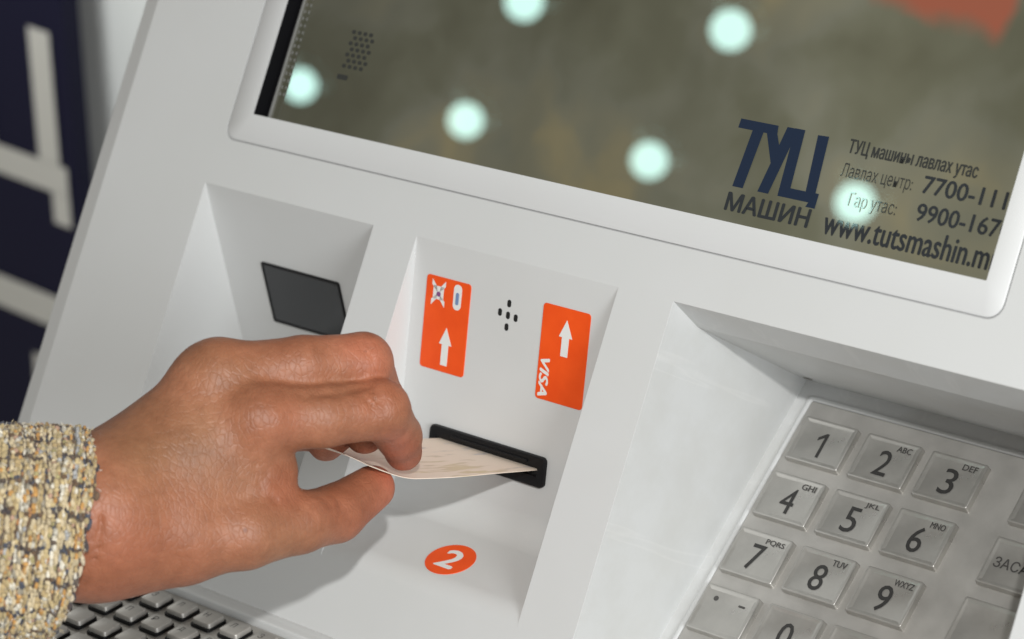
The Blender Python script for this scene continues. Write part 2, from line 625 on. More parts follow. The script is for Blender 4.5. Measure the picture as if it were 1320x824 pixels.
def strip(name, x0, x1, z0, z1, m, y0=80.0, y1=424.0):
    v = [(x, y, z) for x in (x0, x1) for y in (y0, y1) for z in (z0, z1)]
    return link(name, mesh(name, v, [(0, 1, 3, 2), (4, 6, 7, 5), (0, 4, 5, 1), (2, 3, 7, 6), (1, 5, 7, 3), (0, 2, 6, 4)]), m, bez)


strip('gasket', -176.5, -169.9, GZ + 0.05, GZ + 1.2, M_gasket)
strip('gasket_edge', -169.7, -169.2, GZ + 0.05, GZ + 1.3, M_lip)
strip('touch_rail', -169.1, -164.8, GZ + 0.05, GZ + 0.9, M_gasket)
strip('rail_edge', -164.8, -164.2, GZ + 0.05, GZ + 1.0, M_lip)
dot = plate('emitter', 0.8, 1.4, 0.4, 0.3, 0.1, 2)
M_emit = mat('emitter_grey', (0.16, 0.16, 0.15), 0.4)
for k in range(26):
    for j in range(2):
        link('emitter', dot, M_emit, bez, (-162.6 + 2.4 * j, 96 + 3.1 * k, GZ + 0.06))

TZ = GZ + 0.25


def on_screen(name, pts, m, d=0.12):
    return link(name, flat(name, pts, d), m, bez, (0, 0, TZ - d))


# logo letters
def quadstroke(name, quads):
    v, f = [], []
    for q in quads:
        i = len(v)
        v += [(x, y, 0.12) for x, y in q]
        f.append(tuple(range(i, i + 4)))
    return mesh(name, v, f)


SK = -0.05
logo = [[(71.9, 120.6), (89.8, 120.6), (89.2, 124.2), (72.1, 124.2)], [(76.9, 98.4), (81.7, 98.4), (83.6, 120.8), (78.6, 120.8)],
        [(88.4, 98.4), (93.3, 98.4), (98.2, 124.4), (93.2, 124.4)], [(85.0, 120.8), (89.9, 120.8), (94.6, 112.0), (92.2, 106.5)],
        [(97.5, 98.4), (102.3, 98.4), (101.2, 124.5), (96.6, 124.5)], [(97.5, 98.4), (113.4, 98.4), (113.4, 102.2), (97.7, 102.2)],
        [(108.9, 102.0), (113.3, 102.0), (112.0, 123.8), (107.1, 123.6)], [(110.6, 96.6), (114.8, 96.6), (114.8, 102.3), (112.8, 102.3)]]
for letter_, zz in ((logo[:2], 0.0), (logo[2:4], 0.02), (logo[4:], 0.04)):
    for k, q in enumerate(letter_):
        link('logo_stroke', quadstroke('logo_stroke', [q]), M_navy, bez, (0, 0, TZ + zz + 0.008 * k))
link('screen_lettering', text_mesh('МАШИН', (76.4, 89.2, 113.6, 96.0), bold=0.02), M_screenink, bez, (0, 0, TZ))
link('screen_lettering', text_mesh('ТУЦ машины лавлах утас', (121.4, 118.0, 175.6, 124.6), bold=0.012), M_screensoft, bez, (0, 0, TZ))
link('screen_lettering', text_mesh('Лавлах центр:', (121.2, 109.0, 151.5, 115.6)), M_screensoft, bez, (0, 0, TZ))
link('screen_lettering', text_mesh('7700-1111', (155.8, 110.4, 194.5, 116.8), bold=0.014), M_screenink, bez, (0, 0, TZ))
link('screen_lettering', text_mesh('Гар утас:', (127.5, 99.0, 148.0, 105.6)), M_screensoft, bez, (0, 0, TZ))
link('screen_lettering', text_mesh('9900-1670', (156.4, 100.3, 194.5, 106.7), bold=0.014), M_screenink, bez, (0, 0, TZ))
link('screen_lettering', text_mesh('www.tutsmashin.mn', (120.4, 88.4, 194.0, 97.4), bold=0.012), M_screenink, bez, (0, 0, TZ))
# speckled badge at the left
pd = flat('badge_dot', rrect(2.1, 1.7, 0.7, 3), 0.1)
for j in range(7):
    for k in range(4):
        link('badge_dot', pd, M_screensoft, bez, (-131.5 + 3.3 * k + (1.6 if j % 2 else 0), 113.5 + 2.5 * j, TZ - 0.1))
link('badge_dot', flat('badge_mark', rrect(6, 2.2, 0.6, 3), 0.1), M_screensoft, bez, (-130.5, 108.6, TZ - 0.1))
# ---- left recess: scanner window
tA = empty('scanner_window', kiosk, Vector((0, VT, 0)) * MM, (TA, 0, 0))
yA = lambda y: (y - VT) / math.cos(TA)       # panel y -> distance along the recess floor
wy0, wy1 = yA(2.0), yA(24.6)
link('window_frame', frame('window_frame', 47.0, wy1 - wy0 + 0.4, 44.5, wy1 - wy0 - 2.2, 0.8, 1.0, 0.8, 0.3), M_black, tA, (-134.0, (wy0 + wy1) / 2, 0.05), smooth=40)
link('glass', plate('glass', 45.0, wy1 - wy0 - 2.0, 0.5, 0.8, 0.1), M_lens, tA, (-134.0, (wy0 + wy1) / 2, 0.05))

# ---- middle recess: stickers, holes, slot
plate_rot = (TB, 0, 0)
base = Vector((0, VT, 0)) * MM


def at_plate(x, t, z=0.0):
    """point x across, t down the slot plate, in kiosk mm"""
    return (x, VT - t * math.cos(TB) - z * math.sin(TB), -t * math.sin(TB) + z * math.cos(TB))


def arrow(cx, cy, hw, h, sw, hh):
    return [(cx - sw, cy - h / 2), (cx + sw, cy - h / 2), (cx + sw, cy + h / 2 - hh), (cx + hw, cy + h / 2 - hh), (cx, cy + h / 2), (cx - hw, cy + h / 2 - hh), (cx - sw, cy + h / 2 - hh)]


CW, CH = 23.6, 38.3
for nm, cx, ct in (('chip', -39.0, 33.0), ('stripe', 22.1, 32.2)):
    s = link('card_sticker', plate('card_sticker', CW, CH, 0.3, 1.5, 0.1, 5), M_orange, kiosk, at_plate(cx, ct, 0.02), plate_rot)
    tag(s, 'orange card sticker with two white pictograms and an arrow' if nm == 'chip' else 'orange card sticker with VISA lettering and an arrow')
    if nm == 'chip':
        link('arrow', flat('arrow', arrow(1.0, -8.6, 3.3, 15.6, 1.75, 7.0), 0.12), M_print, s, (0, 0, 0.28))
        # pictogram: little crossed figure with four lugs, and a pill
        pic = []
        for sx in (-1, 1):
            for sy in (-1, 1):
                pic.append([(sx * 0.6, sy * 0.4), (sx * 3.6, sy * 3.0), (sx * 3.6, sy * 5.4), (sx * 1.0, sy * 2.6)][::(1 if sx * sy < 0 else -1)])
        link('pictogram', quadstroke('pictogram', pic + [[(-2.8, -2.6), (2.8, -2.6), (2.8, 2.8), (-2.8, 2.8)]]), M_print, s, (-5.0, 12.4, 0.22))
        link('pictogram', flat('pictogram', rrect(2.2, 2.0, 0.9, 3), 0.1), M_violet, s, (-4.8, 12.0, 0.36))
        link('pictogram', flat('pictogram', rrect(4.2, 10.4, 1.9, 4), 0.1), M_print, s, (5.2, 12.6, 0.28))
        link('pictogram', flat('pictogram', rrect(1.7, 5.0, 0.7, 3), 0.1), M_blue, s, (5.2, 12.0, 0.36))
    else:
        link('arrow', flat('arrow', arrow(0.6, 7.2, 3.3, 14.6, 1.75, 7.0), 0.12), M_print, s, (0, 0, 0.28))
        tm = text_mesh('VISA', (-7.6, -2.2, 7.6, 2.2), bold=0.03, shear=0.25)
        link('lettering', tm, M_print, s, (-8.2, -10.2, 0.3), (0, 0, R(-90)))
hole = plate('speaker_hole', 1.9, 3.0, 0.15, 0.9, 0.03, 4)
for dx, dt in ((0, 0), (0.1, -4.8), (-4.2, -0.5), (4.0, 0.3), (-0.2, 4.8)):
    link('speaker_hole', hole, M_dark, kiosk, at_plate(-7.2 + dx, 22.1 + dt, 0.0), plate_rot)
slot = link('card_slot', frame('card_slot', 60.6, 12.4, 53.6, 3.6, 2.2, 2.0, 0.6, 0.6), M_black, kiosk, at_plate(-10.6, 80.2, 0.0), plate_rot, smooth=40)
link('slot_throat', plate('slot_throat', 54.5, 4.6, 0.4, 0.5, 0.1), M_dark, slot, (0, 0, 0.05))
link('slot_lip', plate('slot_lip', 40.0, 1.2, 1.2, 0.4, 0.3), M_black, slot, (2.0, 3.6, 2.0))

# numbered disc on the ledge
TS = math.atan2(-(-(VT - yc) * math.tan(TB)), (yc - VB))   # slope of the ledge
led = link('number_sticker', flat('number_sticker', [(10.3 * math.cos(R(a)), 10.3 * math.sin(R(a))) for a in range(0, 360, 9)], 0.25), M_orange, kiosk,
           (-3.7, VB + 15.3 * math.cos(TS), -15.3 * math.sin(TS)), (-TS, 0, 0))
tag(led, 'round orange sticker with a white number two')
link('digit', text_mesh('2', (-4.0, -5.6, 4.2, 5.8), bold=0.02), M_print, led, (0, 0, 0.22))

# ---- keypad
PADX0, PADX1 = 79.6, 232.0
pad = link('keypad', plate('keypad', PADX1 - PADX0, 146.0, 1.2, 1.0, 0.35), M_metal, kiosk, (0, 0, 0))
cxp = (PADX0 + PADX1) / 2
t0 = 9.0 + 73.0


def at_pad(x, t, z=0.0):
    return (x, PY - t * math.cos(TP) + z * math.sin(TP), PZ + t * math.sin(TP) + z * math.cos(TP))


pad.location = Vector(at_pad(cxp, t0, 0.05)) * MM
pad.rotation_euler = (-TP, 0, 0)
rim_me = frame('keypad_rim', PADX1 - PADX0 + 5.0, 151.0, PADX1 - PADX0 + 0.4, 146.4, 1.5, 2.0, 1.0, 0.7)
link('keypad_rim', rim_me, M_white, kiosk, at_pad(cxp, t0, 0.02), (-TP, 0, 0), smooth=50)
M_stain = mat('grime', (0.13, 0.085, 0.04), 0.8)
link('grime_spot', flat('grime_spot', [(2.4 * math.cos(R(a)) * random.uniform(0.6, 1.2), 1.5 * math.sin(R(a)) * random.uniform(0.6, 1.2)) for a in range(0, 360, 20)], 0.1), M_stain, kiosk,
     (77.0, 40.1 + 0.07 * 8 + 0.08 - 0.5, -98.5), (R(95), 0, 0))
key = loft('key', [[(x, y, z) for x, y in rrect(25.0 - 2 * ins, 20.6 - 2 * ins, max(0.9 - 0.3 * ins, 0.3), 3)]
                   for z, ins in ((0, 0), (2.6, 0.25), (2.9, 0.35), (3.0, 0.6), (3.0, 1.0), (2.9, 1.3), (2.45, 2.2))])
shade(key, 60)
labels = [['1', '2', '3'], ['4', '5', '6'], ['7', '8', '9'], ['', '0', '']]
small = {'2': 'ABC', '3': 'DEF', '4': 'GHI', '5': 'JKL', '6': 'MNO', '7': 'PQRS', '8': 'TUV', '9': 'WXYZ'}


def on_pad(x, t, z):
    return (x - cxp, t0 - t, z + (0.16 if z > 3 else 0.0))


for j in range(4):
    for k in range(3):
        x, t = 95.2 + 29.4 * k - 0.5 * j, 27.3 + 26.9 * j
        link('key', key, M_key, pad, on_pad(x, t, 1.15))
        s = labels[j][k]
        if s == '1':
            link('digit', flat('digit', [(0.3, -5.6), (1.6, -5.6), (1.6, 5.6), (0.5, 5.6), (-2.4, 3.2), (-2.4, 1.7), (0.3, 3.6)], 0.1), M_ink, pad, on_pad(x - 0.2, t + 0.9, 3.48))
        elif s:
            link('digit', text_mesh(s, (-3.0, -5.6, 3.0, 5.6), bold=0.003), M_ink, pad, on_pad(x - 0.2, t + 0.9, 3.5))
        if s in small:
            link('key_lettering', text_mesh(small[s], (0, 0, 2.1 * len(small[s]), 2.6), bold=0.012), M_inksoft, pad, on_pad(x + 2.6 - (1.6 if len(small[s]) > 3 else 0), t - 5.4, 3.56))
        if j == 3 and k == 0:
            link('key_mark', flat('key_mark', [(1.1 * math.cos(R(a)), 1.1 * math.sin(R(a))) for a in range(0, 360, 30)], 0.1), M_inksoft, pad, on_pad(x - 6, t - 4.8, 3.48))
            link('key_mark', flat('key_mark', rrect(3.0, 0.9, 0.3, 2), 0.1), M_inksoft, pad, on_pad(x + 6.2, t - 4.6, 3.48))
for j in range(4):
    link('key', key, M_key, pad, on_pad(196.2 - 0.3 * j, 27.3 + 26.9 * j, 1.15))
link('key_lettering', text_mesh('ЗАСАХ', (-9, -2.2, 9, 2.2), bold=0.01), M_inksoft, pad, on_pad(195.9, 54.2, 3.5))

# ---- keyboard on the tray
kb = link('keyboard', plate('keyboard', 200.0, 90.0, 1.5, 1.5, 0.4), M_kbmetal, kiosk)
KU, KT = -150.0, 3.6 + 45.0
kb.location = (KU * MM, (VK + ty * KT) * MM, (tz * KT) * MM)
kb.rotation_euler = (-TK, 0, 0)
ridge = plate('tray_rim', 330.0, 8.0, 5.0, 1.2, 0.8)
link('tray_rim', ridge, M_white, kiosk, (-90.0, VK + ty * -0.6, tz * -0.6), (-TK, 0, 0), smooth=50)
kkey = plate('key', 10.4, 9.6, 3.2, 1.2, 0.4, 3, 0.2)
shade(kkey, 60)
kunderlay = plate('key_shadow_underlay', 11.2, 10.8, 1.4, 1.3, 0.2, 3)  # black rubber underlay, also standing in for the shadow round each key
for j in range(5):
    for k in range(-3, 9):
        x, t = -141.7 + 15.6 * k, 13.0 + 14.3 * j
        if abs(x - KU) < 92:
            link('key_shadow_underlay', kunderlay, M_black, kb, (x - KU, KT - t - 0.3, 1.45))
            link('key', kkey, M_kbmetal, kb, (x - KU, KT - t, 1.7))
            if j < 2:
                link('key_lettering', text_mesh(random.choice('АБГДЖЗКЛМНОПР'), (-1.2, -1.6, 1.2, 1.6)), M_inksoft, kb, (x - KU - 1.5, KT - t + 1.0, 4.85))

# ================================================================== banknote
note_path = [(-20.5, -44.0), (-24.7, -26.1), (-30.8, 2.1), (-35.7, 24.7), (-39.2, 44.0), (-40.3, 53.0), (-40.2, 62.0), (-39.0, 76.0)]


def catmull(P, n):
    out = []
    P = [np.array(p, float) for p in P]
    for i in range(len(P) - 1):
        a, b = P[max(i - 1, 0)], P[min(i + 2, len(P) - 1)]
        for k in range(n):
            t = k / n
            m1, m2 = (P[i + 1] - a) / 2, (b - P[i]) / 2
            h = 2 * t ** 3 - 3 * t ** 2 + 1, t ** 3 - 2 * t ** 2 + t, -2 * t ** 3 + 3 * t ** 2, t ** 3 - t ** 2
            out.append(h[0] * P[i] + h[1] * m1 + h[2] * P[i + 1] + h[3] * m2)
    out.append(P[-1])
    return out


pp = catmull(note_path, 6)
NX0, NX1, NC = -36.5, 16.5, 14
v, f = [], []
TH = 0.22
for side in (0, 1):
    for i, (y, z) in enumerate(pp):
        s = max(0.0, (z + 26) / 100.0)
        for k in range(NC + 1):
            x = NX0 + (NX1 - NX0) * k / NC
            q = (k / NC - 0.55)
            dy = 5.0 * s * s * q * q * -1.0 + 1.2 * s * (1 - k / NC)
            v.append((x, y + dy - (TH if side else 0), z))
n1, row = len(pp) * (NC + 1), NC + 1
for i in range(len(pp) - 1):
    for k in range(NC):
        a = i * row + k
        f.append((a, a + 1, a + 1 + row, a + row)[::-1])
        f.append((n1 + a, n1 + a + 1, n1 + a + 1 + row, n1 + a + row))
for i in range(len(pp) - 1):
    for k in (0, NC):
        a = i * row + k
        f.append((a, a + row, n1 + a + row, n1 + a))
for k in range(NC):
    for i in (0, len(pp) - 1):
        a = i * row + k
        f.append((a, a + 1, n1 + a + 1, n1 + a))
me = mesh('banknote', v, f)
bmn = bmesh.new(); bmn.from_mesh(me); bmesh.ops.recalc_face_normals(bmn, faces=bmn.faces); bmn.to_mesh(me); bmn.free()
note = link('banknote', me, M_note, None, smooth=45)
note.location = (0, 0, KZ)
note.rotation_euler = (R(90 - RECLINE), 0, 0)
tag(note, 'bent cream banknote with faint printed lines, pinched by the hand and entering the slot', 'banknote')

# ================================================================== person: hand and sleeve
# body-local axes: x along the fingers, y towards the knuckle side, z out of the back of the hand (mm)
HAND_ORIGIN = (0.01, -0.07325, 1.09978)
FINGERS = {
    'index': [(-40.3, 18.9, 38.0, 13.0), (-19.5, 19.0, 33.0, 11.0), (0.7, 21.2, 24.0, 10.7), (6.7, 10.9, 6.0, 8.3), (8.0, 4.4, -4.0, 7.1)],
    'middle': [(-55.6, 32.0, 32.0, 13.0), (-27.0, 36.8, 26.0, 10.8), (-5.8, 38.1, 16.0, 10.6), (-0.8, 23.9, -6.0, 8.8), (-7.1, 10.5, -16.0, 7.6)],
    'ring': [(-63.4, 27.3, 12.0, 12.5), (-34.3, 31.9, 6.0, 10.4), (-15.1, 31.1, -6.0, 10.0), (-13.3, 16.1, -22.0, 8.5), (-22.4, 6.5, -28.0, 7.0)],
    'little': [(-70.1, 19.5, -8.0, 11.5), (-44.7, 22.2, -14.0, 9.0), (-29.3, 22.0, -22.0, 8.5), (-27.2, 11.3, -32.0, 7.5), (-34.9, 9.6, -36.0, 6.8)],
    'thumb': [(-80.2, -22.9, 44.0, 18.0), (-46.5, -21.6, 40.0, 13.2), (-28.2, -19.2, 28.0, 11.0), (-15.8, -16.9, 14.0, 10.5), (-3.3, -8.5, -0.0, 8.5)],
}
PALM = [
    [(-113.9, -15.6, 54.0, 24.0), (-95.6, -14.3, 50.0, 25.0)],
    [(-114.3, -21.7, 52.0, 20.0), (-98.7, -22.1, 48.0, 21.0)],
    [(-96.3, -15.1, 46.0, 23.0), (-51.0, 12.8, 36.0, 15.0)],
    [(-93.8, -10.1, 44.0, 20.0), (-55.8, 31.4, 30.0, 13.0)],
    [(-95.1, -9.3, 36.0, 18.0), (-63.6, 26.4, 10.0, 13.0)],
    [(-96.3, -12.6, 28.0, 16.0), (-70.1, 19.5, -8.0, 11.0)],
    [(-99.0, -22.2, 46.0, 20.0), (-69.5, -20.9, 42.0, 19.0)],
    [(-70.3, -12.0, 36.0, 19.0), (-47.3, -2.6, 32.0, 15.0)],
    [(-43.1, 8.5, 32.0, 9.0), (-37.2, -0.2, 30.0, 6.5), (-39.8, -12.3, 32.0, 10.0)],
    [(-39.8, 19.1, 44.0, 9.0), (-37.9, 18.6, 44.0, 8.5)],
    [(-61.0, 33.0, 30.0, 10.5), (-57.5, 34.2, 32.0, 10.5)],
]
CARVE = [
    ([(-25.6, 26.7, -0.0, 1.0), (-14.8, 28.1, -0.0, 1.5), (-3.3, 30.1, -0.0, 1.7)], 0.8, 2),
    ([(-35.9, -3.7, -0.0, 0.5), (-32.5, -7.1, -0.0, 0.6)], 0.2, 0.8),
    ([(-38.8, -6.5, -0.0, 0.5), (-35.9, -10.0, -0.0, 0.6), (-33.6, -11.7, -0.0, 0.5)], 0.2, 0.8),
    ([(-41.6, 2.6, -0.0, 0.5), (-38.2, -1.4, -0.0, 0.6)], 0.2, 0.8),
    ([(-70.2, -26.0, -0.0, 0.4), (-66.8, -29.4, -0.0, 0.5)], 0.2, 0.8),
    ([(-14.8, -11.7, -0.0, 0.4), (-13.0, -15.1, -0.0, 0.4)], 0.2, 0.8),
    ([(-17.6, -12.0, -0.0, 0.4), (-15.6, -16.0, -0.0, 0.4)], 0.2, 0.8),
    ([(-2.2, 27.5, -0.0, 0.5), (0.1, 24.4, -0.0, 0.6), (0.1, 20.4, -0.0, 0.5)], 0.15, 1),
    ([(0.1, 28.1, -0.0, 0.5), (2.4, 24.9, -0.0, 0.6), (2.7, 21.5, -0.0, 0.5)], 0.15, 1),
    ([(-4.5, 26.1, -0.0, 0.4), (-2.2, 23.2, -0.0, 0.5), (-2.2, 19.8, -0.0, 0.4)], 0.15, 1),
    ([(-6.7, 45.5, -0.0, 0.4), (-5.0, 42.1, -0.0, 0.5), (-5.0, 38.7, -0.0, 0.4)], 0.15, 1),
    ([(-4.2, 45.5, -0.0, 0.4), (-2.5, 42.7, -0.0, 0.5), (-1.9, 39.2, -0.0, 0.4)], 0.15, 1),
    ([(3.8, 14.6, -0.0, 0.4), (7.0, 12.4, -0.0, 0.5), (9.8, 11.8, -0.0, 0.4)], 0.15, 1),
    ([(5.8, 11.2, -0.0, 0.3), (8.7, 9.5, -0.0, 0.4)], 0.15, 1),
    ([(-97.7, -6.0, -0.0, 0.5), (-98.3, -17.4, -0.0, 0.6), (-100.6, -28.8, -0.0, 0.5)], 0.1, 1.2),
    ([(-91.4, -11.7, -0.0, 0.4), (-92.6, -20.3, -0.0, 0.5), (-94.8, -30.3, -0.0, 0.4)], 0.1, 1.2),
    ([(-41.9, -0.2, -0.0, 0.4), (-39.9, -4.2, -0.0, 0.5), (-39.9, -8.8, -0.0, 0.4)], 0.15, 1),
]
PIGMENT = [
    ((-44.8, -19.9), 0.3, 1.3, (0.62, 0.52, 0.5)),
    ((8.1, 2.6), 5, 16, (1.12, 0.84, 0.86)),
    ((-6.2, -11.7), 8, 24, (1.06, 0.92, 0.92)),
    ((-39.2, 18.8), 4, 20, (1.14, 1.03, 1.04)),
    ((-56.6, 35.4), 3, 26, (1.06, 1.02, 1)),
    ((1.0, 27.8), 3, 15, (1.1, 1, 0.98)),
    ((-4.5, 43.0), 3, 13, (1.05, 0.98, 0.97)),
    ((-32.2, -5.5), 3, 12, (0.96, 0.86, 0.82)),
    ((-68.5, -2.9), 10, 34, (0.93, 0.98, 0.92)),
    ((-79.4, -30.0), 6, 30, (1.04, 0.93, 0.92)),
]
SLEEVE_A = (-98.6, -23.0, 50.0)
SLEEVE_B = (-157.1, -20.6, 66.0)

HO = Vector(HAND_ORIGIN)
HM = Matrix(((right.x, up.x, back.x, HO.x), (right.y, up.y, back.y, HO.y), (right.z, up.z, back.z, HO.z), (0, 0, 0, 1)))
person = empty('person')
person.matrix_world = HM
tag(person, 'left hand in a cream tweed sleeve pinching the note between thumb and index finger', 'person')


def smin(a, b, k):
    h = np.clip(0.5 + 0.5 * (b - a) / k, 0, 1)
    return b + (a - b) * h - k * h * (1 - h)


def cone(P, a, b):
    """distance to a rounded cone between (x,y,z,r) a and b"""
    pa, pb, ra, rb = np.array(a[:3], np.float32), np.array(b[:3], np.float32), a[3], b[3]
    d = pb - pa
    t = np.clip(((P - pa) @ d) / float(d @ d), 0, 1)
    return np.linalg.norm(P - pa - t[..., None] * d, axis=-1) - (ra + (rb - ra) * t)


def chain(P, pts, k):
    s = None
    for a, b in zip(pts[:-1], pts[1:]):
        c = cone(P, a, b)
        s = c if s is None else smin(s, c, k)
    return s


def build_hand(step=1.25):
    allp = np.array([p for c in list(FINGERS.values()) + PALM for p in c])
    lo = (allp[:, :3] - allp[:, 3:]).min(0) - 4
    hi = (allp[:, :3] + allp[:, 3:]).max(0) + 4
    ax = [np.arange(lo[i], hi[i] + step, step, dtype=np.float32) for i in range(3)]
    P = np.stack(np.meshgrid(*ax, indexing='ij'), -1)
    palm = None
    for c in PALM:
        d = chain(P, c, 3)
        palm = d if palm is None else smin(palm, d, 9)
    out = None
    for n_, c in FINGERS.items():
        d = chain(P, c, 2.5)
        d = smin(d, palm, 5)
        out = d if out is None else smin(out, d, 1.2)
    for (c, depth, k) in CARVE:
        q = []
        for x, y, z, r_ in c:                     # lay the crease on the skin
            i_, j_ = int(round((x - lo[0]) / step)), int(round((y - lo[1]) / step))
            colm = out[i_, j_]
            hit = np.nonzero(colm < 0)[0]
            q.append((x, y, (lo[2] + hit[-1] * step + depth) if len(hit) else z, r_))
        lo_, hi_ = np.array(q)[:, :3].min(0) - 6, np.array(q)[:, :3].max(0) + 6
        sl = tuple(slice(max(int((lo_[a] - lo[a]) / step), 0), int((hi_[a] - lo[a]) / step) + 1) for a in range(3))
        out[sl] = -smin(-out[sl], chain(P[sl], q, 1), k)
    # surface nets
    s = out
    sg = s < 0
    nx, ny, nz = s.shape
    acc = np.zeros((nx - 1, ny - 1, nz - 1, 3), np.float32)
    cnt = np.zeros((nx - 1, ny - 1, nz - 1), np.float32)
    offs = [(i, j, k) for i in (0, 1) for j in (0, 1) for k in (0, 1)]
    sub = lambda a, o: a[o[0]:nx - 1 + o[0], o[1]:ny - 1 + o[1], o[2]:nz - 1 + o[2]]
    for o in offs:
        for a in range(3):
            if o[a] == 0:
                q = list(o)
                q[a] = 1
                s0, s1 = sub(s, o), sub(s, q)
                cr = (s0 < 0) != (s1 < 0)
                t = np.where(cr, s0 / np.where(cr, s0 - s1, 1), 0)
                for b in range(3):
                    acc[..., b] += np.where(cr, (t if b == a else o[b]), 0)
                cnt += cr
    act = cnt > 0
    idx = -np.ones(act.shape, np.int64)
    idx[act] = np.arange(act.sum())
    cell = np.argwhere(act)
    V = (cell + acc[act] / cnt[act][:, None]) * step + lo
    F = []
    for a in range(3):
        b, c = (a + 1) % 3, (a + 2) % 3
        o = [0, 0, 0]
        sl0 = [slice(1, -1)] * 3
        sl1 = [slice(1, -1)] * 3
        sl0[a] = slice(0, -1)
        sl1[a] = slice(1, None)
        A, B = sg[tuple(sl0)], sg[tuple(sl1)]
        for flip in (False, True):
            e = np.argwhere((A & ~B) if not flip else (~A & B))
            base_ = e.copy()
            for d_ in range(3):
                if d_ != a:
                    base_[:, d_] += 1
            def at(db, dc):
                q = base_.copy()
                q[:, b] -= db
                q[:, c] -= dc
                return idx[q[:, 0], q[:, 1], q[:, 2]]
            quad = np.stack([at(0, 0), at(1, 0), at(1, 1), at(0, 1)], 1)
            F.append(quad[:, ::-1] if flip else quad)
    F = np.concatenate(F)
    # light smoothing
    E = np.concatenate([F[:, [0, 1]], F[:, [1, 2]], F[:, [2, 3]], F[:, [3, 0]]])
    deg = np.bincount(E.ravel(), minlength=len(V)).astype(float)
    for it in range(3):
        S = np.zeros_like(V, dtype=float)
        for d_ in range(3):
            S[:, d_] = np.bincount(E[:, 0], V[E[:, 1], d_], len(V)) + np.bincount(E[:, 1], V[E[:, 0], d_], len(V))
        V = V * 0.5 + S / deg[:, None] * 0.5
    return V, F


V, F = build_hand()
me = mesh('hand', V.tolist(), F.tolist())
for p in me.polygons:
    p.use_smooth = True
hand = link('hand', me, M_skin, person)
_s = SKIN_BASE
for c_, r0_, r1_, t_ in PIGMENT:
    _s = spot(M_skin, _s, c_, r0_, r1_, t_)
L(M_skin, _s, bsdf(M_skin).inputs['Base Color'])
# ---- tweed sleeve: a dark ground tube covered with slubby yarn
SA, SB = Vector(SLEEVE_A), Vector(SLEEVE_B)
axis = (SB - SA).normalized()
e1 = (Vector((0, 1, 0)) - axis * axis.y).normalized()
e2 = axis.cross(e1)
SLEN = (SB - SA).length
RY, RZ = 37.0, 33.0


def spt(s, ph, dr=0.0):
    """s mm up the sleeve, ph round it; the cuff hangs a little back at its lower side"""
    cut = -0.17 * RY * (math.cos(ph) - 1) * max(0.0, 1 - s / 60.0)
    wob = 0.9 * math.sin(3 * ph + 0.4) + 0.7 * math.sin(5 * ph + s * 0.06)
    dr -= 3.2 * max(0.0, 1 - s / 7.0) ** 2
    ry, rz = RY + dr + wob, RZ + dr + wob
    return SA + axis * (s + cut) + e1 * (ry * math.cos(ph)) + e2 * (rz * math.sin(ph))


NS, NP = 24, 64
rings = []
for i in range(NS + 1):
    rings.append([tuple(spt(SLEN * i / NS, 2 * math.pi * k / NP, -0.6)) for k in range(NP)])
inner = [[tuple(spt(SLEN * i / NS * 0.4, 2 * math.pi * k / NP, -3.0)) for k in range(NP)] for i in range(NS, -1, -1)]
sleeve = link('sleeve', loft('sleeve', inner + rings, False, False), M_cloth, person, smooth=80)

# slubs: short thick-and-thin ellipsoids laid round the arm in cords, darker yarn crossing them
pal = [((0.56, 0.44, 0.24), 7), ((0.63, 0.52, 0.34), 7), ((0.48, 0.36, 0.19), 4), ((0.74, 0.69, 0.58), 3), ((0.58, 0.32, 0.11), 1.9),
       ((0.38, 0.34, 0.27), 1.4), ((0.46, 0.46, 0.46), 0.7), ((0.50, 0.32, 0.23), 1.6), ((0.42, 0.36, 0.18), 1.2)]
pw = np.array([p[1] for p in pal]); pw = pw / pw.sum()
dark = [(0.08, 0.065, 0.065), (0.13, 0.10, 0.08), (0.17, 0.11, 0.07), (0.09, 0.095, 0.12), (0.065, 0.055, 0.06)]
nu, nv = 7, 5
sv, sf, sc = [], [], []


def slub(s, ph, ls, lp, h, c):
    """ellipsoid: ls half length along the arm, lp round it, h outwards"""
    p = spt(s, ph)
    out = (e1 * math.cos(ph) * RZ + e2 * math.sin(ph) * RY).normalized()
    tang = out.cross(axis)
    i0 = len(sv)
    tw = random.uniform(-0.3, 0.3)
    a_, t_ = axis * math.cos(tw) + tang * math.sin(tw), tang * math.cos(tw) - axis * math.sin(tw)
    for j in range(1, nv):
        th = math.pi * j / nv
        for k in range(nu):
            f_ = 2 * math.pi * k / nu
            jit = random.uniform(0.86, 1.12)
            q = p + t_ * (lp * math.cos(th)) + a_ * (ls * jit * math.sin(th) * math.cos(f_)) + out * (h * jit * math.sin(th) * math.sin(f_) + h * 0.35)
            sv.append(tuple(q)); sc.append(c)
    sv.append(tuple(p + t_ * lp + out * h * 0.35)); sc.append(c)
    sv.append(tuple(p - t_ * lp + out * h * 0.35)); sc.append(c)
    e = len(sv)
    for j in range(nv - 2):
        for k in range(nu):
            a, b = i0 + j * nu + k, i0 + j * nu + (k + 1) % nu
            sf.append((a, b, b + nu, a + nu))
    for k in range(nu):
        sf.append((e - 2, i0 + (k + 1) % nu, i0 + k))
        sf.append((e - 1, i0 + (nv - 2) * nu + k, i0 + (nv - 2) * nu + (k + 1) % nu))


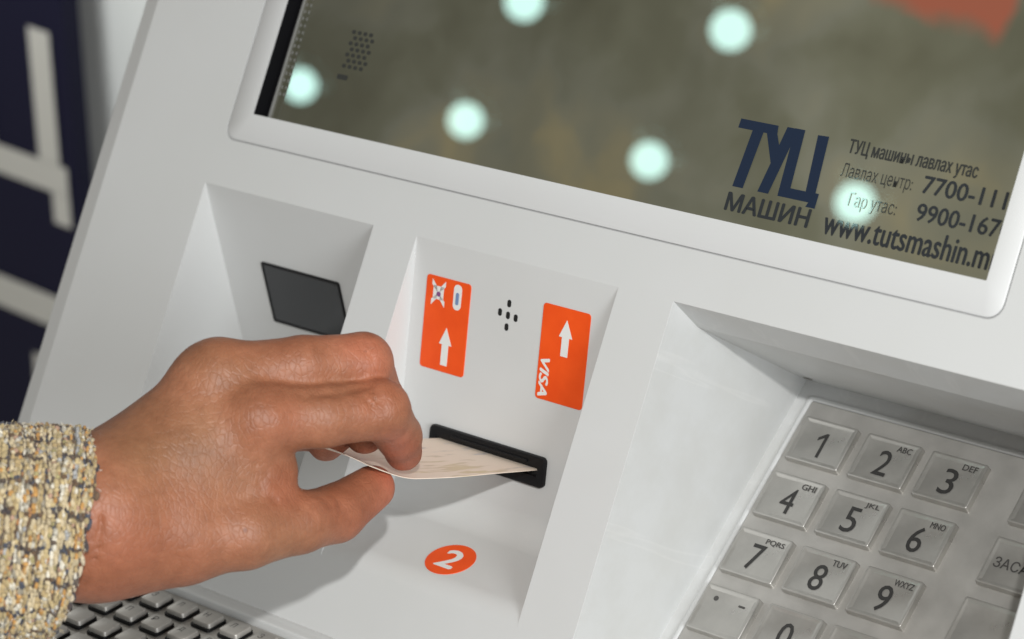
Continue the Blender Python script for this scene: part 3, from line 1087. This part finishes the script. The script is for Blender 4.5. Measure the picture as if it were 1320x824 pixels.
s = 0.4
ci = 0
while s < SLEN:
    thin = ci % 4 == 0                           # a thin dark cord between the bands
    w_ = 0.6 if thin else random.choice((0.65, 0.8, 1.0))
    tint = pal[rng.choice(len(pal), p=pw)][0]
    ph = random.uniform(0, 0.1)
    while ph < 2 * math.pi:
        lp = random.uniform(0.8, 1.9)
        c = tint if random.random() < 0.45 else pal[rng.choice(len(pal), p=pw)][0]
        row = (ph * RY + 1.2 * math.sin(s * 0.4)) % 11.5
        if thin:
            c = dark[random.randrange(4)] if random.random() < 0.82 else ((0.50, 0.26, 0.12) if random.random() < 0.4 else c)
        elif row < 1.9 and random.random() < 0.88:
            c = dark[random.randrange(4)]
            lp = 0.9
        k_ = random.uniform(0.75, 1.1)
        slub(s + random.uniform(-0.5, 0.5), ph, w_ * random.uniform(0.8, 1.25), lp, random.uniform(0.5, 1.0) if thin else random.uniform(0.7, 1.7), tuple(x * k_ for x in c))
        ph += lp * 1.4 / RY
    s += w_ * 1.45
    ci += 1
# fringe of loose ends round the cuff
for k in range(70):
    ph = random.uniform(0, 2 * math.pi)
    slub(random.uniform(-1.2, 0.3), ph, random.uniform(0.8, 1.4), random.uniform(1.2, 2.6), random.uniform(0.9, 1.5), random.choice(dark + [(0.6, 0.5, 0.36)] * 4))
# loose fibres standing off the yarn
for k in range(1300):
    s_, ph = random.uniform(-0.5, SLEN), random.uniform(0, 2 * math.pi)
    if random.random() < 0.03:
        s_ = random.uniform(-1.5, 1.0)
    p = spt(max(s_, 0), ph, 0.6) + axis * min(s_, 0)
    out = (e1 * math.cos(ph) * RZ + e2 * math.sin(ph) * RY).normalized()
    tang = out.cross(axis)
    d1 = (out * random.uniform(0.2, 1.0) + tang * random.uniform(-1, 1) + axis * random.uniform(-1, 1)).normalized() * random.uniform(1.0, 2.6)
    d2 = d1 + (out * random.uniform(-0.6, 0.5) + tang * random.uniform(-1, 1) + axis * random.uniform(-1, 1)) * 0.9
    wv = d1.cross(Vector((0, 0, 1))).normalized() * 0.09
    i0 = len(sv)
    sv += [tuple(p - wv), tuple(p + wv), tuple(p + d1 + wv), tuple(p + d1 - wv), tuple(p + d2)]
    sc += [random.choice([(0.7, 0.62, 0.48), (0.6, 0.5, 0.32), (0.75, 0.72, 0.66)])] * 5
    sf += [(i0, i0 + 1, i0 + 2, i0 + 3), (i0 + 3, i0 + 2, i0 + 4)]
me = mesh('woven_yarn', sv, sf)
ca = me.color_attributes.new('yarn', 'FLOAT_COLOR', 'POINT')
ca.data.foreach_set('color', np.concatenate([np.array(sc, float), np.ones((len(sc), 1))], 1).ravel())
for p in me.polygons:
    p.use_smooth = True
yarn = link('woven_yarn', me, M_yarn, sleeve)
tag(yarn, kind='stuff')


# ================================================================== background
wall = link('wall', mesh('wall', [(-1800, 0, -900), (-700, 0, -900), (-700, 0, 500), (-1800, 0, 500)], [(0, 1, 2, 3)]), M_wall, None, (0, 760, KZ * 1000))
tag(wall, kind='structure')
board = empty('banner_board', None, (-1.090, 0.705, KZ - 0.175), (0, R(4.5), 0))
tag(board, 'dark navy board with pale block lettering behind the kiosk', 'banner')
bw = plate('board_panel', 420.0, 900.0, 20.0, 3.0, 1.0)
link('board_panel', bw, M_banner, board, (-234.0, 21.0, -220.0), (R(90), 0, 0))


def letter(quads):
    link('letter', quadstroke('letter', quads), M_letter, board, (0, -0.5, 0), (R(90), 0, 0))


# last letter of the upper word: two stems on a foot bar with a tail
letter([[(-70, -168), (-42, -168), (-42, -42), (-70, -42)], [(-166, -168), (-130, -168), (-130, -42), (-166, -42)],
        [(-166, -196), (-33, -196), (-33, -167.5), (-166, -167.5)], [(-56, -226), (-33, -226), (-33, -195.5), (-56, -195.5)]])
letter([[(-290, -188), (-256, -188), (-200, -30), (-236, -30)], [(-300, -30), (-264, -30), (-236, -110), (-262, -130)]])
# lower word: pale letters
letter([[(-190, -336), (-24, -336), (-24, -303), (-190, -303)], [(-60, -470), (-24, -470), (-24, -335.5), (-60, -335.5)], [(-110, -470), (-80, -470), (-80, -372), (-104, -372)]])

# ================================================================== ceiling downlights (seen mirrored in the screen)
M_bulb = mat('lamp_lens', (0.9, 1.0, 0.97), 0.4)
bsdf(M_bulb).inputs['Emission Color'].default_value = (0.62, 1.0, 0.91, 1)
bsdf(M_bulb).inputs['Emission Strength'].default_value = 20.0
M_ring = mat('lamp_ring', (0.55, 0.55, 0.55), 0.4, 0.5)
lens_me = loft('lens', [[(32 * math.sin(R(b)) * math.cos(R(a)), 32 * math.sin(R(b)) * math.sin(R(a)), -32 * math.cos(R(b))) for a in range(0, 360, 15)] for b in (4, 20, 40, 60, 80, 100, 120, 140, 160, 176)])
for p in lens_me.polygons:
    p.use_smooth = True
ringv = [[(r_ * math.cos(R(a)), r_ * math.sin(R(a)), z) for a in range(0, 360, 10)] for r_, z in ((36, 34), (36, 44), (46, 44), (48, 34))]
ring_me = loft('trim_ring', ringv, False, False)
spots = [(-2879, -2149, 'farthest left'), (-2456, -2148, 'second'), (-2036, -2150, 'third'), (-1614, -2146, 'fourth'), (-2168, -1812, 'nearer row, left'), (-1738, -1795, 'nearer row, right')]
names = ['mint white downlight mirrored at the far left edge of the screen',
         'mint white downlight mirrored low in the screen, second from left',
         'mint white downlight mirrored near the middle of the screen edge',
         'mint white downlight mirrored over the telephone numbers on the screen',
         'mint white downlight mirrored half cut by the top of the picture',
         'mint white downlight mirrored high in the screen, above the logo']
for (x, y, _), nm in zip(spots, names):
    t = empty('ceiling_downlight', None, (x * MM, y * MM, KZ + 1.9))
    tag(t, nm, 'downlight', 'downlights mirrored in the screen')
    link('lens', lens_me, M_bulb, t)
    link('trim_ring', ring_me, M_ring, t)
